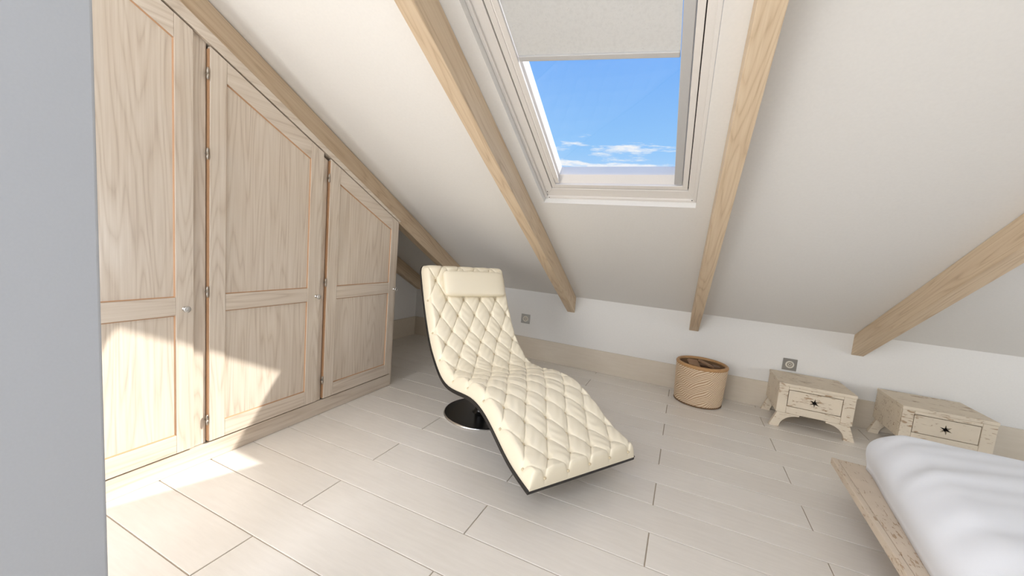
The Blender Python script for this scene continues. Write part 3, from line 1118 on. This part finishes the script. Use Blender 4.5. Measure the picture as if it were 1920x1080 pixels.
# ------------------------------------------------------------------ basket with wood pieces
bk = empty('basket', (0.212, 3.535, 0))
tag(bk, 'round carved wicker basket with an orange-brown rim by the knee wall', 'basket')
RB, RT_, HB = 0.178, 0.192, 0.315
nt, nh = 420, 120
mbk = MB()
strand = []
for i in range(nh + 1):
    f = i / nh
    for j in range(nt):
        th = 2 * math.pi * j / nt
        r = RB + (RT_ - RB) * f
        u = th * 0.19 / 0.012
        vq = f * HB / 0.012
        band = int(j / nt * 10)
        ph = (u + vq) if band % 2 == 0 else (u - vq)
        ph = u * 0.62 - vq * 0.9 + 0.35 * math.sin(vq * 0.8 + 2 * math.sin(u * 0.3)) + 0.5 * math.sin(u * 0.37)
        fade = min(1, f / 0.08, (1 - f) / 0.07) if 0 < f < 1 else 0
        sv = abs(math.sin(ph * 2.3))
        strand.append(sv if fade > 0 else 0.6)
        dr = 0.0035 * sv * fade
        mbk.v.append(((r + dr) * math.cos(th), (r + dr) * math.sin(th), 0.004 + f * HB))
for i in range(nh):
    for j in range(nt):
        j2 = (j + 1) % nt
        mbk.f.append((i * nt + j, i * nt + j2, (i + 1) * nt + j2, (i + 1) * nt + j))
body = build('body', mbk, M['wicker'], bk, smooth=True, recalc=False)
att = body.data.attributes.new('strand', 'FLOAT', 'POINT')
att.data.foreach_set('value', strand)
build('lining', MB().lathe([(RT_ - 0.002, HB + 0.002), (RT_ - 0.022, HB + 0.002), (RB - 0.02, 0.02), (0.0, 0.02)], (0, 0, 0), (0, 0, 1), 60), M['wickerdark'], bk, smooth=True)
def torus(R, r, z, squash=1.0):
    pr = [(R + r * math.cos(2 * math.pi * k / 12), z + squash * r * math.sin(2 * math.pi * k / 12)) for k in range(13)]
    return MB().lathe(pr, (0, 0, 0), (0, 0, 1), 72)
build('rim', torus(RT_ - 0.008, 0.014, HB + 0.004, 1.1), M['rim'], bk, smooth=True)
build('foot_ring', torus(RB - 0.002, 0.007, 0.0075, 1.0), M['wickerdark'], bk, smooth=True)
def chip(loc, size, rot, mat, label):
    mb = MB().box(-1, 1, -1, 1, -1, 1)
    rnd = random.Random(hash(label) % 1000 if False else int(loc[0] * 1000) + 17)
    mb.v = [(x * size[0] * (0.75 + 0.4 * rnd.random()), y * size[1] * (0.7 + 0.5 * rnd.random()), z * size[2]) for x, y, z in mb.v]
    o = build('wood_piece', mb, mat, bevel=0.004)
    o.location = loc
    o.rotation_euler = rot
    tag(o, label, 'wood', 'wood pieces in the basket')
bx, by = 0.212, 3.535
chip((bx - 0.062, by - 0.01, HB + 0.002), (0.044, 0.054, 0.009), (0.22, 0.12, 0.2), M['chip'], 'flat brown wood piece lying beside the pale wedge in the basket')
chip((bx + 0.030, by - 0.02, HB + 0.014), (0.036, 0.058, 0.008), (0.12, 0.30, 0.75), M['chip'], 'pale brown wedge of wood leaning across the basket middle')
chip((bx + 0.108, by + 0.01, HB - 0.008), (0.026, 0.06, 0.012), (-0.1, 0.1, 0.1), M['chipd'], 'dark rough wood piece against the basket rim')
chip((bx + 0.0, by + 0.095, HB - 0.03), (0.07, 0.028, 0.012), (0.1, 0.0, 0.0), M['chipd'], 'dark wide wood piece at the back of the basket')
chip((bx + 0.0, by - 0.02, HB - 0.075), (0.10, 0.09, 0.025), (0.0, 0.0, 0.3), M['chipd'], 'thick dark wood block low in the basket, under the other pieces')

# ------------------------------------------------------------------ wall sockets
def socket(x, z, label):
    so = empty('wall_socket', (x, YW, z))
    tag(so, label, 'socket', 'sockets on the knee wall')
    build('plate', MB().box(-0.049, 0.049, -0.006, 0.0, -0.048, 0.048), M['plate'], so, bevel=0.002)
    rg = build('insert', MB().lathe([(0.030, 0), (0.030, 0.0025), (0.026, 0.0035), (0.020, 0.0015), (0, 0.001)], (0, -0.006, 0), (0, -1, 0), 32), M['socketw'], so, smooth=True)
    build('dark_ring', MB().lathe([(0.0185, 0.0), (0.0185, 0.003), (0.0125, 0.003), (0.0125, 0.0)], (0, -0.007, 0), (0, -1, 0), 24), M['antique'], rg)
    build('pin_hole', MB().lathe([(0.004, 0.0), (0.004, 0.0036), (0, 0.0036)], (0, -0.007, 0), (0, -1, 0), 12), M['dark'], rg)
socket(-1.471, 0.406, 'square steel wall socket between the chaise headrest and the beam')
socket(0.853, 0.392, 'square steel wall socket just above the nightstand by the basket')

# ------------------------------------------------------------------ bed
BA = math.radians(-2.4)
bed = empty('platform_bed', (0.808, 2.482, 0), BA)
tag(bed, 'low worn wooden platform bed under the white duvet', 'bed')
BWD, BLN, BZ = 1.75, 2.15, 0.2
bp = lambda n, mb, m=M['bedwood'], par=None, bv=0.003: build(n, mb, m, par or bed, bevel=bv)
# edge strip, then wide boards, all a little apart
bp('edge_strip', MB().box(0, 0.024, -BLN, 0, BZ - 0.034, BZ))
x = 0.0255
for wdt in (0.15, 0.3, 0.3, 0.3, 0.3, 0.3):
    bp('deck_board', MB().box(x, x + wdt - 0.002, -BLN, -0.002, BZ - 0.03, BZ - 0.001))
    x += wdt
bp('edge_strip', MB().box(x, x + 0.024, -BLN, 0, BZ - 0.034, BZ))
for (a, b2) in ((0.32, -0.35), (1.4, -0.35), (0.32, -1.8), (1.4, -1.8)):
    bp('leg', MB().box(a, a + 0.09, b2 - 0.09, b2, 0.001, BZ - 0.0305))

# duvet: one soft closed form with rumples
nd = 96
sz = (1.62, 1.95, 0.235)
mbd = MB()
def dv(u, v, w):
    """unit cube surface point -> pillowy duvet in bed coordinates"""
    e = 0.34
    x, y, z = u, v, w
    r = (abs(x) ** 9 + abs(y) ** 9 + abs(z) ** 2.6) ** (1 / 4.2) if False else 1
    return x, y, z
rngd = np.random.RandomState(3)
def fbm(x, y):
    s = 0
    for (fx, fy, p, a) in waves:
        s = s + a * np.sin(fx * x + fy * y + p)
    return s
waves = []
for i in range(26):
    ang = rngd.uniform(-0.5, 0.6)
    f = rngd.uniform(16, 60)
    waves.append((f * math.cos(ang) * 0.4, f * math.sin(ang) + f * 0.9, rngd.uniform(0, 6.28), 0.0018 * 10 / f))
n1_, n2_ = 120, 140
uu = np.linspace(0, 1, n1_)
vv = np.linspace(0, 1, n2_)
U, V = np.meshgrid(uu, vv, indexing='ij')
def edge(d, R):
    return np.sqrt(np.clip(1 - (1 - np.clip(d / R, 0, 1)) ** 2, 0, 1))
cl = lambda n: (1 - np.cos(np.linspace(0, np.pi, n))) / 2
U, V = np.meshgrid(cl(n1_), cl(n2_), indexing='ij')
DX, DY = U * sz[0], V * sz[1]
dE = edge(np.minimum(DX, sz[0] - DX), 0.10) * edge(np.minimum(DY, sz[1] - DY), 0.10)
top = 0.02 + (sz[2] - 0.02) * dE ** 0.85
rip = fbm(DX, DY)
near = np.exp(-DX / 0.5) * 0.9 + 0.35
top = top + rip * dE * near * 1.6
# bulge: the sides lean outwards at mid height
bul = 0.03 * np.sin(np.pi * np.clip(dE, 0, 1))
ox = np.where(DX < sz[0] / 2, -1, 1) * bul * (np.minimum(DX, sz[0] - DX) < 0.10)
oy = np.where(DY < sz[1] / 2, -1, 1) * bul * (np.minimum(DY, sz[1] - DY) < 0.10)
# far left corner pulled in, long side waving a little
cor = np.exp(-((DX) ** 2 + (DY) ** 2) / 0.05) * 0.03
wav = 0.02 * np.sin(DY * 4.2 + 0.6) * np.exp(-DX / 0.15)
PX = DX + ox + cor + wav
PY = -(DY + oy + cor * 0.6)
bot = np.stack([DX + cor + wav, -(DY + cor * .6), np.zeros_like(DX)], -1).reshape(-1, 3)
tp = np.stack([PX, PY, top], -1).reshape(-1, 3)
mbd.quadgrid(tp.tolist(), n1_, n2_)
mbd.quadgrid(bot.tolist(), n1_, n2_, True)
# stitch the rim
idx = [i * n2_ for i in range(n1_)]
N = n1_ * n2_
ringi = [(i, 0) for i in range(n1_)] + [(n1_ - 1, j) for j in range(1, n2_)] + [(i, n2_ - 1) for i in range(n1_ - 2, -1, -1)] + [(0, j) for j in range(n2_ - 2, 0, -1)]
ids = [i * n2_ + j for i, j in ringi]
for q in range(len(ids)):
    a, b2 = ids[q], ids[(q + 1) % len(ids)]
    mbd.f.append((a, b2, N + b2, N + a))
du = build('duvet', mbd, M['duvet'], smooth=True)
du.location = bed.matrix_world @ Vector((0, 0, 0)) if False else (0.808, 2.482, BZ)
du.rotation_euler = (0, 0, BA)
du.data.transform(Matrix.Translation((0.085, -0.03, 0.0005)))
tag(du, 'thick crumpled white duvet lying on the platform bed', 'duvet')
